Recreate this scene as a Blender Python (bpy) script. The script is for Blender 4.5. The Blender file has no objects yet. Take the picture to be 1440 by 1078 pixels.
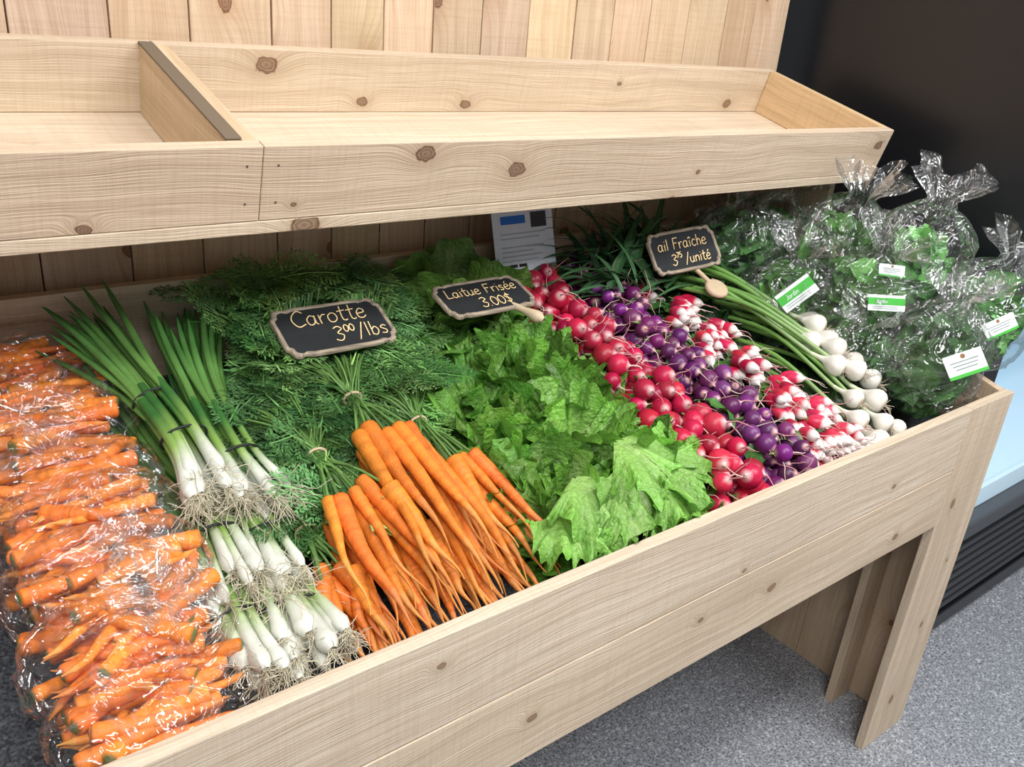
import bpy, math
import numpy as np
from mathutils import Vector, Matrix
rng=np.random.default_rng(11)
sc=bpy.context.scene
sc.view_settings.view_transform='Standard'
U=lambda a,b:float(rng.uniform(a,b))
# ---------------- camera ----------------
F=1211.0
X=Vector((1630,-384,F)).normalized(); Z=Vector((250,-2761,-F)).normalized()
Z=(Z-X*Z.dot(X)).normalized(); Y=Z.cross(X)
R=Matrix((X,Y,Z))
ri=R@Vector((1,0,0)); dn=R@Vector((0,1,0)); fw=R@Vector((0,0,1))
cam=bpy.data.cameras.new('camera'); co=bpy.data.objects.new('camera',cam); sc.collection.objects.link(co)
M=Matrix((ri,-dn,-fw)).transposed().to_4x4(); M.translation=Vector((0,0,1.55)); co.matrix_world=M
cam.lens=36*F/1440; cam.sensor_width=36; cam.clip_start=.02; sc.camera=co
# ---------------- materials ----------------
def newmat(name):
    m=bpy.data.materials.new(name); m.use_nodes=True
    nt=m.node_tree; return m,nt,nt.nodes['Principled BSDF'],nt.nodes['Material Output']
def N(nt,t,**k):
    n=nt.nodes.new(t)
    for a,b in k.items(): setattr(n,a,b)
    return n
def L(nt,a,b): nt.links.new(a,b)
def mth(nt,op,a,b=None,clamp=False):
    n=N(nt,'ShaderNodeMath',operation=op); n.use_clamp=clamp
    for i,x in enumerate((a,b)):
        if x is None: continue
        if isinstance(x,(int,float)): n.inputs[i].default_value=x
        else: L(nt,x,n.inputs[i])
    return n.outputs[0]
def ramp(nt,fac,stops,interp='LINEAR'):
    n=N(nt,'ShaderNodeValToRGB'); n.color_ramp.interpolation=interp
    e=n.color_ramp.elements
    while len(e)<len(stops): e.new(.5)
    for el,(p,c) in zip(e,stops):
        el.position=p; el.color=(*c,1) if len(c)==3 else c
    L(nt,fac,n.inputs[0]); return n.outputs[0]
def mixc(nt,f,a,b,bt='MIX'):
    n=N(nt,'ShaderNodeMix',data_type='RGBA',blend_type=bt)
    for s,x in ((n.inputs[0],f),(n.inputs[6],a),(n.inputs[7],b)):
        if isinstance(x,(int,float)): s.default_value=x
        elif isinstance(x,tuple): s.default_value=(*x,1)
        else: L(nt,x,s)
    return n.outputs[2]
def bump(nt,h,st,dist,p):
    b=N(nt,'ShaderNodeBump'); b.inputs['Strength'].default_value=st; b.inputs['Distance'].default_value=dist
    L(nt,h,b.inputs['Height']); L(nt,b.outputs[0],p.inputs['Normal']); return b
def simple(name,c,rough=.5,metal=0,emit=None,es=0,coat=0):
    m,nt,p,o=newmat(name); p.inputs['Base Color'].default_value=(*c,1); p.inputs['Roughness'].default_value=rough; p.inputs['Metallic'].default_value=metal
    p.inputs['Coat Weight'].default_value=coat
    if emit: p.inputs['Emission Color'].default_value=(*emit,1); p.inputs['Emission Strength'].default_value=es
    return m
def wood(name,lt,dk,knotp=.62,kn=(.17,.075,.03),knots=None,gs=1.0):
    m,nt,p,o=newmat(name)
    uv=N(nt,'ShaderNodeUVMap'); sp=N(nt,'ShaderNodeSeparateXYZ'); L(nt,uv.outputs[0],sp.inputs[0]); u,v=sp.outputs[0],sp.outputs[1]
    def vec(a,b):
        c=N(nt,'ShaderNodeCombineXYZ'); L(nt,a,c.inputs[0]); L(nt,b,c.inputs[1]); return c.outputs[0]
    kw=N(nt,'ShaderNodeTexNoise'); kw.inputs['Scale'].default_value=1; kw.inputs['Detail'].default_value=3; L(nt,vec(mth(nt,'MULTIPLY',u,70),mth(nt,'MULTIPLY',v,70)),kw.inputs['Vector'])
    kwf=mth(nt,'ADD',mth(nt,'MULTIPLY',kw.outputs[0],1.0),.5)
    if knots:
        q=None; nr_=None
        for (ku,kv,kr) in knots:
            du=mth(nt,'SUBTRACT',u,ku); dv=mth(nt,'SUBTRACT',v,kv)
            d=mth(nt,'SQRT',mth(nt,'ADD',mth(nt,'MULTIPLY',mth(nt,'MULTIPLY',du,du),.75),mth(nt,'MULTIPLY',mth(nt,'MULTIPLY',dv,dv),1.5)))
            qq=mth(nt,'DIVIDE',d,kr); n2=mth(nt,'POWER',mth(nt,'SUBTRACT',1,mth(nt,'DIVIDE',d,kr*4.5),True),2.4)
            q=qq if q is None else mth(nt,'MINIMUM',q,qq); nr_=n2 if nr_ is None else mth(nt,'MAXIMUM',nr_,n2)
        q=mth(nt,'MULTIPLY',q,kwf); near=nr_; on=1.0
    else:
        vo=N(nt,'ShaderNodeTexVoronoi',voronoi_dimensions='2D'); vo.inputs['Scale'].default_value=1
        L(nt,vec(mth(nt,'MULTIPLY',u,4.2),mth(nt,'MULTIPLY',v,6.0)),vo.inputs['Vector'])
        d=vo.outputs['Distance']; cs=N(nt,'ShaderNodeSeparateColor'); L(nt,vo.outputs['Color'],cs.inputs[0])
        on=mth(nt,'GREATER_THAN',cs.outputs[0],knotp)
        size=mth(nt,'ADD',mth(nt,'MULTIPLY',mth(nt,'POWER',cs.outputs[1],1.4),.060),.035)
        q=mth(nt,'MULTIPLY',mth(nt,'DIVIDE',d,size),kwf)
        near=mth(nt,'POWER',mth(nt,'SUBTRACT',1,mth(nt,'DIVIDE',d,.38),True),2.2); near=mth(nt,'MULTIPLY',near,on)
    wob=N(nt,'ShaderNodeTexNoise'); wob.inputs['Scale'].default_value=1; L(nt,vec(mth(nt,'MULTIPLY',u,2.5),mth(nt,'MULTIPLY',v,6)),wob.inputs['Vector'])
    v2=mth(nt,'ADD',v,mth(nt,'ADD',mth(nt,'MULTIPLY',near,.035),mth(nt,'MULTIPLY',wob.outputs[0],.05)))
    g=N(nt,'ShaderNodeTexNoise'); g.inputs['Scale'].default_value=1; g.inputs['Detail'].default_value=3
    L(nt,vec(mth(nt,'MULTIPLY',u,.9),mth(nt,'MULTIPLY',v2,90)),g.inputs['Vector'])
    g2=N(nt,'ShaderNodeTexNoise'); g2.inputs['Scale'].default_value=1; g2.inputs['Detail'].default_value=2
    L(nt,vec(mth(nt,'MULTIPLY',u,9),mth(nt,'MULTIPLY',v2,480)),g2.inputs['Vector'])
    g3=N(nt,'ShaderNodeTexNoise'); g3.inputs['Scale'].default_value=1; g3.inputs['Detail'].default_value=2
    L(nt,vec(mth(nt,'MULTIPLY',u,150),mth(nt,'MULTIPLY',v,8)),g3.inputs['Vector'])
    big=N(nt,'ShaderNodeTexNoise'); big.inputs['Scale'].default_value=1; big.inputs['Detail'].default_value=3; L(nt,vec(mth(nt,'MULTIPLY',u,2.3),mth(nt,'MULTIPLY',v,13)),big.inputs['Vector'])
    f=ramp(nt,g.outputs[0],[(.42,(0,0,0)),(.64,(1,1,1))])
    mid=tuple((a*.5+b*.5) for a,b in zip(lt,dk))
    c=mixc(nt,mth(nt,'MULTIPLY',f,gs*.8),lt,mid)
    c=mixc(nt,mth(nt,'MULTIPLY',ramp(nt,g2.outputs[0],[(.45,(0,0,0)),(.72,(1,1,1))]),gs*.5),c,dk)
    c=mixc(nt,mth(nt,'MULTIPLY',ramp(nt,big.outputs[0],[(.42,(0,0,0)),(.7,(1,1,1))]),.55),c,tuple(x*.85 for x in mid))
    c=mixc(nt,mth(nt,'MULTIPLY',ramp(nt,g3.outputs[0],[(.48,(0,0,0)),(.66,(1,1,1))]),.16),c,dk)
    c=mixc(nt,mth(nt,'MULTIPLY',near,.9),c,dk)
    ringk=ramp(nt,q,[(0,(.8,.8,.8)),(.3,(.5,.5,.5)),(.5,(.85,.85,.85)),(.62,(.5,.5,.5)),(.82,(1,1,1)),(1.0,(.0,.0,.0))])
    c=mixc(nt,mth(nt,'MULTIPLY',ringk,on),c,kn)
    at=N(nt,'ShaderNodeAttribute',attribute_name='Col'); c=mixc(nt,1.0,c,at.outputs[0],'MULTIPLY')
    L(nt,c,p.inputs['Base Color']); p.inputs['Roughness'].default_value=.66; p.inputs['Specular IOR Level'].default_value=.3
    bump(nt,mth(nt,'ADD',mth(nt,'ADD',g2.outputs[0],mth(nt,'MULTIPLY',g3.outputs[0],.6)),mth(nt,'MULTIPLY',g.outputs[0],.8)),.5,.002,p)
    return m
CL,CD=(.70,.585,.455),(.43,.315,.21)
W_BIN=wood('pine_boards',CL,CD,.85)
W_BF=wood('pine_front_boards',CL,CD,kn=(.20,.11,.06),knots=[(1.112,.706+.37,.010),(.931,.717+.37,.006),(.60,.70+.37,.008),(.45,.86+.37,.006),(1.45,.80+.37,.006),(1.52,.665+.37,.009),(1.02,.775+.37,.005)])
W_LEG=wood('pine_leg_boards',CL,CD,kn=(.20,.11,.06),knots=[(.669,1.748+.37,.011),(.33,1.80+.37,.008),(.12,1.77+.37,.012),(.50,1.82+.37,.005)])
W_SH=wood('pine_shelf_boards',CL,CD,.8,(.13,.065,.035))
W_SHF=wood('pine_tray_front',(.69,.57,.445),CD,kn=(.13,.06,.035),knots=[(.657,.083+.37,.015),(.825,.053+.37,.015),(1.824,.066+.37,.013),(.47,.02+.37,.004),(.22,.006+.37,.008),(1.25,.03+.37,.005),(-.3,.06+.37,.015)])
W_SHB=wood('pine_tray_back',CL,CD,kn=(.16,.075,.04),knots=[(.576,.076+.37,.017),(.968,.014+.37,.011),(.752,.018+.37,.010),(1.723,.02+.37,.013),(.10,.05+.37,.012),(1.35,.06+.37,.006)])
W_WALL=wood('pine_wall_planks',(.70,.545,.39),(.43,.27,.155),.10,(.15,.055,.025))
def organic(name,rough=.4,tr=0.,bs=300,bst=.2,bd=.001,spec=.5,mott=.25,ms=60):
    m,nt,p,o=newmat(name)
    at=N(nt,'ShaderNodeAttribute',attribute_name='Col')
    tc=N(nt,'ShaderNodeTexCoord'); n=N(nt,'ShaderNodeTexNoise'); n.inputs['Scale'].default_value=ms; n.inputs['Detail'].default_value=3; L(nt,tc.outputs['Object'],n.inputs['Vector'])
    k=mth(nt,'ADD',mth(nt,'MULTIPLY',n.outputs[0],mott*2),1-mott)
    c=mixc(nt,1.0,at.outputs[0],k,'MULTIPLY')
    L(nt,c,p.inputs['Base Color']); p.inputs['Roughness'].default_value=rough; p.inputs['Specular IOR Level'].default_value=spec
    b=N(nt,'ShaderNodeTexNoise'); b.inputs['Scale'].default_value=bs; L(nt,tc.outputs['Object'],b.inputs['Vector'])
    bp=bump(nt,b.outputs[0],bst,bd,p)
    if tr>0:
        t=N(nt,'ShaderNodeBsdfTranslucent'); L(nt,c,t.inputs[0]); mx=N(nt,'ShaderNodeMixShader'); mx.inputs[0].default_value=tr
        L(nt,p.outputs[0],mx.inputs[1]); L(nt,t.outputs[0],mx.inputs[2]); L(nt,mx.outputs[0],o.inputs[0])
    return m
M_CAR=organic('carrot_skin',.5,0,260,.5,.002,.35,.25,90)
M_LET=organic('lettuce_leaf',.32,.28,130,.9,.006,.45,.26,50)
M_FR=organic('carrot_frond',.5,.25,100,.1,.001,.3,.25,30)
M_LEAF=organic('greens_leaf',.4,.22,200,.6,.003,.5,.28,50)
M_ON=organic('onion_skin',.35,.1,150,.2,.001,.45,.18,80)
M_RAD=organic('radish_skin',.34,0,120,.2,.001,.4,.25,110)
M_ROOT=organic('root_hair',.7,0,100,.1,.001,.2,.1,80)
M_GAR=organic('garlic_skin',.45,.05,200,.25,.001,.4,.10,80)
M_PLAIN=organic('painted_detail',.6,0,300,.05,.001,.3,.08,80)
M_CHALKB=organic('chalkboard',.75,0,200,.15,.001,.25,.3,40)
M_BAND=simple('rubber_band',(.01,.012,.015),.5)
def film(name,base,gl,rough=.08,ns=16):
    m,nt,p,o=newmat(name)
    nt.nodes.remove(p)
    tr=N(nt,'ShaderNodeBsdfTransparent'); tr.inputs[0].default_value=(.99,.99,.99,1)
    g=N(nt,'ShaderNodeBsdfGlossy'); g.inputs['Roughness'].default_value=rough; g.inputs[0].default_value=(1,1,1,1)
    df=N(nt,'ShaderNodeBsdfDiffuse'); df.inputs[0].default_value=(.85,.88,.9,1)
    tc=N(nt,'ShaderNodeTexCoord')
    n=N(nt,'ShaderNodeTexNoise'); n.inputs['Scale'].default_value=ns; n.inputs['Detail'].default_value=3; n.inputs['Distortion'].default_value=1.2; L(nt,tc.outputs['Object'],n.inputs['Vector'])
    rid=mth(nt,'SUBTRACT',1,mth(nt,'ABSOLUTE',mth(nt,'MULTIPLY',mth(nt,'SUBTRACT',n.outputs[0],.5),9)),True)
    b=N(nt,'ShaderNodeBump'); b.inputs['Strength'].default_value=.7; b.inputs['Distance'].default_value=.010
    L(nt,mth(nt,'ADD',rid,mth(nt,'MULTIPLY',n.outputs[0],1.5)),b.inputs['Height']); L(nt,b.outputs[0],g.inputs['Normal'])
    lw=N(nt,'ShaderNodeLayerWeight'); lw.inputs[0].default_value=.22
    rp=mth(nt,'POWER',rid,6)
    f=mth(nt,'ADD',mth(nt,'ADD',mth(nt,'MULTIPLY',lw.outputs['Fresnel'],gl),base),mth(nt,'MULTIPLY',rp,.08),True)
    m1=N(nt,'ShaderNodeMixShader'); L(nt,f,m1.inputs[0]); L(nt,tr.outputs[0],m1.inputs[1]); L(nt,g.outputs[0],m1.inputs[2])
    m2=N(nt,'ShaderNodeMixShader'); L(nt,mth(nt,'ADD',mth(nt,'MULTIPLY',rp,.06),.006),m2.inputs[0]); L(nt,m1.outputs[0],m2.inputs[1]); L(nt,df.outputs[0],m2.inputs[2])
    L(nt,m2.outputs[0],o.inputs[0]); return m
M_FILM=film('clear_plastic_film',.06,.38)
def speck(name,base,lo,hi,sc1,rough):
    m,nt,p,o=newmat(name); tc=N(nt,'ShaderNodeTexCoord')
    v=N(nt,'ShaderNodeTexVoronoi'); v.inputs['Scale'].default_value=sc1; L(nt,tc.outputs['Object'],v.inputs['Vector'])
    n=N(nt,'ShaderNodeTexNoise'); n.inputs['Scale'].default_value=sc1*.9; n.inputs['Detail'].default_value=2; L(nt,tc.outputs['Object'],n.inputs['Vector'])
    cs=N(nt,'ShaderNodeSeparateColor'); L(nt,v.outputs['Color'],cs.inputs[0])
    c=ramp(nt,cs.outputs[0],[(0,lo),(.25,base),(.75,base),(1,hi)])
    c=mixc(nt,ramp(nt,n.outputs[0],[(.4,(0,0,0)),(.65,(1,1,1))]),c,tuple(.5*(a+b) for a,b in zip(base,hi)))
    L(nt,c,p.inputs['Base Color']); p.inputs['Roughness'].default_value=rough; return m
M_FLOOR=speck('speckled_floor',(.16,.17,.195),(.045,.05,.06),(.62,.63,.66),210,.45)
M_MAT=speck('dark_liner',(.012,.014,.018),(.004,.004,.006),(.10,.11,.13),320,.7)
# ---------------- mesh builder ----------------
def nrm(v): v=np.asarray(v,float); return v/(np.linalg.norm(v,axis=-1,keepdims=True)+1e-12)
class Fr:
    def __init__(s,c,xr,n):
        s.c=np.array(c,float); s.n=nrm(n); s.x=nrm(np.array(xr)-s.n*np.dot(xr,s.n)); s.y=np.cross(s.n,s.x)
    def __call__(s,l): l=np.asarray(l,float); return s.c+l[...,0:1]*s.x+l[...,1:2]*s.y+l[...,2:3]*s.n
# the price boards press the leaves under them down
SG=[((.590,1.155,1.068),(1,0,0),(0,-.42,.91),.190,.102),((.880,1.155,1.080),(1,0,0),(-.02,-.30,.95),.185,.092),((1.385,1.145,1.116),(1,-.12,.05),(-.25,-.75,.62),.165,.092)]
PRESS=[(Fr(c,x,n),w,h) for c,x,n,w,h in SG]
def press(v):
    for fr,w,h in PRESS:
        l=v-fr.c; a=l@fr.x; b=l@fr.y; z=l@fr.n
        m=(np.abs(a)<w/2+.012)&(b<h/2+.008)&(b>-h/2-.020)&(z>-.009)&(z<.11)
        v=v-np.where(m,z+.010,0)[:,None]*fr.n
    return v
class MB:
    def __init__(s): s.V=[];s.Fq=[];s.M=[];s.C=[];s.n=0;s.mats=[]
    def mi(s,m):
        if m not in s.mats: s.mats.append(m)
        return s.mats.index(m)
    def add(s,v,f,mat,col):
        v=np.asarray(v,float).reshape(-1,3); f=np.asarray(f,int)
        if mat in (M_LET,M_FR,M_LEAF,M_ON): v=press(v)
        col=np.asarray(col,float)
        if col.ndim==1: col=np.tile(col,(len(v),1))
        s.V.append(v); s.Fq.append(f+s.n); s.M.append(np.full(len(f),s.mi(mat))); s.C.append(col.reshape(-1,3)); s.n+=len(v)
    def build(s,name,smooth=True):
        V=np.concatenate(s.V); C=np.concatenate(s.C); me=bpy.data.meshes.new(name)
        me.vertices.add(len(V)); me.vertices.foreach_set('co',V.ravel())
        loops=np.concatenate([f.ravel() for f in s.Fq]); sizes=np.concatenate([np.full(len(f),f.shape[1]) for f in s.Fq])
        me.loops.add(len(loops)); me.loops.foreach_set('vertex_index',loops.astype(np.int32))
        me.polygons.add(len(sizes)); me.polygons.foreach_set('loop_start',(np.cumsum(sizes)-sizes).astype(np.int32))
        me.polygons.foreach_set('material_index',np.concatenate(s.M).astype(np.int32))
        me.polygons.foreach_set('use_smooth',np.full(len(sizes),smooth))
        me.update(calc_edges=True); me.validate()
        a=me.color_attributes.new('Col','FLOAT_COLOR','POINT'); a.data.foreach_set('color',np.concatenate([np.clip(C,0,1),np.ones((len(C),1))],1).ravel())
        for m in s.mats: me.materials.append(m)
        o=bpy.data.objects.new(name,me); sc.collection.objects.link(o); return o
def gridf(a,b,wrap=False):
    i=np.arange(a-1)[:,None]; j=np.arange(b if wrap else b-1)[None,:]; j2=(j+1)%b
    return np.stack([i*b+j+0*i,i*b+j2+0*i,(i+1)*b+j2,(i+1)*b+j],-1).reshape(-1,4)
def tube(mb,P,r,mat,col,seg=8,flat=1.,ref=None):
    P=np.asarray(P,float); r=np.broadcast_to(np.asarray(r,float),(len(P),))
    T=nrm(np.gradient(P,axis=0))
    if ref is None:
        ref=np.array([0.,0,1]) if abs(nrm(P[-1]-P[0])[2])<.8 else np.array([1.,0,0])
    A=nrm(np.cross(T,ref)); B=np.cross(T,A)
    th=np.linspace(0,2*np.pi,seg,endpoint=False)
    v=P[:,None]+r[:,None,None]*(np.cos(th)[None,:,None]*A[:,None]+flat*np.sin(th)[None,:,None]*B[:,None])
    col=np.asarray(col,float)
    if col.ndim==2: col=np.repeat(col,seg,0)
    mb.add(v,gridf(len(P),seg,True),mat,col)
def cat(P,n):
    P=np.asarray(P,float)
    if len(P)<3:
        t=np.linspace(0,1,n)[:,None]; return P[0]*(1-t)+P[-1]*t
    Q=np.vstack([2*P[0]-P[1],P,2*P[-1]-P[-2]]); t=np.linspace(0,len(P)-1-1e-9,n); i=t.astype(int); f=(t-i)[:,None]
    a,b,c,d=Q[i],Q[i+1],Q[i+2],Q[i+3]
    return .5*(2*b+(c-a)*f+(2*a-5*b+4*c-d)*f**2+(3*b-a-3*c+d)*f**3)
def fz(y): return .775+.26*(y-.64)
def P(x,y,o): return np.array([x,y,fz(y)+o])
def rv(s=1.): return rng.normal(size=3)*s
def frame(d,up):
    d=nrm(d); up=np.asarray(up,float); up=nrm(up-d*np.dot(up,d)); return d,up,np.cross(d,up)
def keepin(q):
    # leaves stop against the back board / wall
    lim=np.where(q[...,2]<1.118,1.33,1.39); q[...,1]=np.where(q[...,1]>lim-.02,lim-.02*np.exp(-(q[...,1]-lim+.02)/.02),q[...,1])
    return q
# ---------------- boards ----------------
def board(name,a,b,mat,parent,axis=0,tint=None,bev=.0015,top=None,fix=False):
    a=np.array(a,float); b=np.array(b,float)
    c=np.array([[x,y,z] for x in (a[0],b[0]) for y in (a[1],b[1]) for z in (a[2],b[2])])
    if top is not None:
        for q in c:
            if q[2]==b[2]: q[2]=top(q[1])
    f=[(0,1,3,2),(4,6,7,5),(0,4,5,1),(2,3,7,6),(0,2,6,4),(1,5,7,3)]
    me=bpy.data.meshes.new(name); me.from_pydata([tuple(q) for q in c],[],f); me.update()
    uvl=me.uv_layers.new(name='UVMap'); off=(0,0) if fix else (U(0,50),U(0,50))
    oth=[i for i in range(3) if i!=axis]
    for p in me.polygons:
        n=p.normal
        for li in p.loop_indices:
            q=me.vertices[me.loops[li].vertex_index].co
            ax=max(range(3),key=lambda i:abs(n[i]))
            rest=[i for i in oth if i!=ax]
            if ax==axis: uu=q[oth[0]]*.05; vv=q[oth[1]]
            else: uu=q[axis]; vv=q[rest[0]]+ax*.37
            uvl.data[li].uv=(uu+off[0],vv+off[1])
    t=tint if tint else 1
    if not isinstance(t,tuple): t=(t,t,t)
    at=me.color_attributes.new('Col','FLOAT_COLOR','POINT')
    for d in at.data: d.color=(*t,1)
    me.materials.append(mat)
    o=bpy.data.objects.new(name,me); sc.collection.objects.link(o); o.parent=parent
    if bev:
        bm=o.modifiers.new('bevel','BEVEL'); bm.width=bev; bm.segments=2; bm.limit_method='NONE'
    return o
def empty(name,loc=(0,0,0)):
    e=bpy.data.objects.new(name,None); sc.collection.objects.link(e); e.location=loc; return e
wall=empty('wall_back')
x=-1.0; i=0
while x<1.93:
    w=U(.098,.135); x2=min(x+w,1.935)
    if 1.935-x2<.05: x2=1.935
    t=U(.86,1.1); board('plank_%d'%i,(x,1.40+U(0,.002),0),(x2-.0022,1.42,2.7),W_WALL,wall,2,(t,t*U(.94,1.0),t*U(.88,1.0)))
    x=x2; i+=1
board('backing',(-1,1.423,0),(1.93,1.44,2.7),simple('backing_dark',(.05,.03,.02),.8),wall,2)
def slab(name,a,b,mat):
    c=[(p,q,r) for p in (a[0],b[0]) for q in (a[1],b[1]) for r in (a[2],b[2])]
    me=bpy.data.meshes.new(name); me.from_pydata(c,[],[(0,1,3,2),(4,6,7,5),(0,4,5,1),(2,3,7,6),(0,2,6,4),(1,5,7,3)]); me.materials.append(mat)
    o=bpy.data.objects.new(name,me); sc.collection.objects.link(o); return o
slab('floor',(-4,-3,-.1),(7,4.5,0),M_FLOOR)
# stand
st=empty('produce_display_stand')
board('front_board_upper',(-1,.62,.766),(1.695,.64,.902),W_BF,st,0,(1.0,1.0,1.0),fix=True)
board('front_board_lower',(-1,.62,.630),(1.695,.64,.7635),W_BF,st,0,(.96,.94,.91),fix=True)
board('leg_front',(1.697,.62,0),(1.875,.64,.902),W_LEG,st,2,(1.0,.97,.94),fix=True)
board('leg_inner',(1.77,.752,0),(1.852,.772,.78),W_BIN,st,2,(.85,.8,.76))
for k,(y0,y1) in enumerate(((.641,.78),(.781,.92),(.921,1.06),(1.061,1.2),(1.201,1.38))):
    board('side_plank_%d'%k,(1.855,y0,.0),(1.875,y1,.9),W_WALL,st,2,(U(.8,.95),)*3,top=lambda y:min(.9+(y-.64)*.26,1.1))
board('back_board',(-1,1.335,.95),(1.853,1.355,1.112),W_BIN,st,0,(.9,.88,.86))
board('back_board_lower',(-1,1.335,.8),(1.853,1.355,.948),W_BIN,st,0,(.9,.85,.8))
board('back_rail',(-1,1.372,0.1),(1.853,1.395,.25),W_BIN,st,0,(.8,.75,.7))
board('shelf_support',(1.815,1.11,.94),(1.835,1.385,1.271),W_BIN,st,2,(.9,.87,.82))
me=bpy.data.meshes.new('bin_liner'); zz=lambda y:fz(y)
pts=[(-1,.641),(1.853,.641),(1.853,1.334),(-1,1.334)]
me.from_pydata([(a,b,zz(b)) for a,b in pts]+[(a,b,zz(b)-.015) for a,b in pts],[],[(0,1,2,3),(7,6,5,4),(0,4,5,1),(1,5,6,2),(2,6,7,3),(3,7,4,0)]); me.materials.append(M_MAT)
o=bpy.data.objects.new('bin_liner',me); sc.collection.objects.link(o); o.parent=st
sh=empty('upper_shelf_tray',(0,1.04,1.274)); sh.rotation_euler=(math.radians(14.5),0,0); sh.parent=st
board('tray_front_left',(-1,0,0),(.4245,.019,.1),W_SHF,sh,0,(.97,.92,.88),fix=True)
board('tray_front_right',(.4255,0,0),(1.86,.019,.1),W_SHF,sh,0,(.98,.94,.91),fix=True)
board('tray_back_left',(-1,.347,0),(.405,.366,.1),W_SHB,sh,0,(1.0,.98,.94),fix=True)
board('tray_back_right',(.406,.347,0),(1.86,.366,.1),W_SHB,sh,0,(1.0,.97,.93),fix=True)
for k in range(3): board('tray_floor_%d'%k,(-1,.0+.122*k,-.019),(1.86,.121+.122*k,-.0005),W_SH,sh,0,(1.08,1.07,1.05))
board('tray_divider_a',(.386,.0195,0),(.4045,.3465,.1),W_SH,sh,1,(1.0,.92,.8))
board('tray_divider_b',(.405,.0195,0),(.4245,.3465,.1),W_SH,sh,1,(1.0,.92,.8))
board('divider_bark_edge',(.384,.019,.1003),(.4045,.348,.1035),simple('bark_edge',(.16,.12,.08),.9),sh,1,1.,.001)
board('tray_end',(1.8405,.0195,0),(1.86,.3465,.1),W_SH,sh,1,(1.05,.90,.68))
sm=MB()
def disc(mb,c,n,r,mat,col,k=10):
    n=nrm(n); a=nrm(np.cross(n,[.3,.9,.2])); b=np.cross(n,a); th=np.linspace(0,2*np.pi,k,endpoint=False)
    v=np.array(c)+r*(np.cos(th)[:,None]*a+np.sin(th)[:,None]*b); mb.add(np.vstack([v]),[list(range(k))],mat,col)
for xx in (.405,.445):
    for zc in (.025,.075): disc(sm,(xx,-.0006,zc),(0,-1,0),.0016,M_PLAIN,(.1,.08,.06))
for xx,zc in ((1.84,.025),(1.84,.075)): disc(sm,(xx,-.0006,zc),(0,-1,0),.0016,M_PLAIN,(.1,.08,.06))
o=sm.build('tray_screws'); o.parent=sh
# ---------------- cooler ----------------
BLK=simple('black_enamel',(.008,.009,.012),.32); DK=simple('dark_plastic',(.03,.032,.036),.45); WHT=simple('glowing_white_enamel',(.55,.68,.76),.35,emit=(.5,.78,1),es=.2)  # faint blue emission on the white enamel stands in for light inside the case
LED=simple('led_strip',(1,1,1),.5,emit=(.8,.92,1),es=5)
cf=empty('refrigerated_display_case')
def bx(name,a,b,mat,par,bev=.003):
    return board(name,a,b,mat,par,0,1.,bev)
bx('end_panel',(2.02,.745,0.0),(2.11,1.6,2.4),BLK,cf)
bx('base',(2.111,.77,.0),(4.5,1.6,.33),BLK,cf)
for k in range(7): bx('grille_slat_%d'%k,(2.12,.748,.09+.032*k),(4.5,.768,.107+.032*k),DK,cf,.002)
bx('kick_rail',(2.111,.745,.02),(4.5,.769,.07),BLK,cf)
bx('bumper',(2.111,.735,.335),(4.5,.79,.385),simple('grey_bumper',(.06,.065,.075),.4),cf,.008)
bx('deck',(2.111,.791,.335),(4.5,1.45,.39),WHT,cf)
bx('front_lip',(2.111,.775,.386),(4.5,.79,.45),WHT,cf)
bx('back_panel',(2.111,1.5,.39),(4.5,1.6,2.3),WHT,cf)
bx('canopy',(2.111,.745,2.1),(4.5,1.6,2.4),BLK,cf)
bx('canopy_light',(2.15,.80,2.085),(4.45,.84,2.098),LED,cf)
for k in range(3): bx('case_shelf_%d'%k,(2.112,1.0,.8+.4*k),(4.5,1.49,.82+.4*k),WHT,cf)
# ---------------- carrots ----------------
def carrot(mb,a,d,Ln,r,tail=.25,bend=.02,seg=12,base=(.74,.205,.028)):
    d=nrm(d); n=44; s=np.concatenate([[0,.004,.014,.03,.06],np.linspace(.09,1,n-5)])
    b1=nrm(np.cross(d,[0,0,1.])); b2=np.cross(b1,d)
    k1,k2=U(-bend,bend),U(-bend*.4,bend*.4); ph=U(0,6)
    pts=np.array(a)+np.outer(s*Ln,d)+np.outer(k1*np.sin(s*2.6)+(.002+bend*.35)*np.sin(s*9+ph)*s**2,b1)+np.outer(k2*s**2,b2)
    body=1-tail
    rr=np.where(s<body,r*(1-.62*(s/body)**1.2),r*.38*np.maximum(0.05,(1-(s-body)/tail))**1.5*.9+.0007)
    rr=rr*(1+.018*rng.normal(size=n)+.02*np.sin(s*31+ph)); rr[0]=.001; rr[1]=r*.55; rr[2]=r*.85; rr[3]=r*.97
    base=np.array(base)*U(.82,1.12)*np.array([1,U(.82,1.2),1])
    col=np.tile(base,(len(s),1)); col*= (1+.10*rng.normal(size=n))[:,None]; col[:2]=(.16,.18,.05); col[2]*=.75
    col[s>body]=base*np.array([.9,1.2,2.2])
    tube(mb,pts,rr,M_CAR,col,seg)
    return pts
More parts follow.
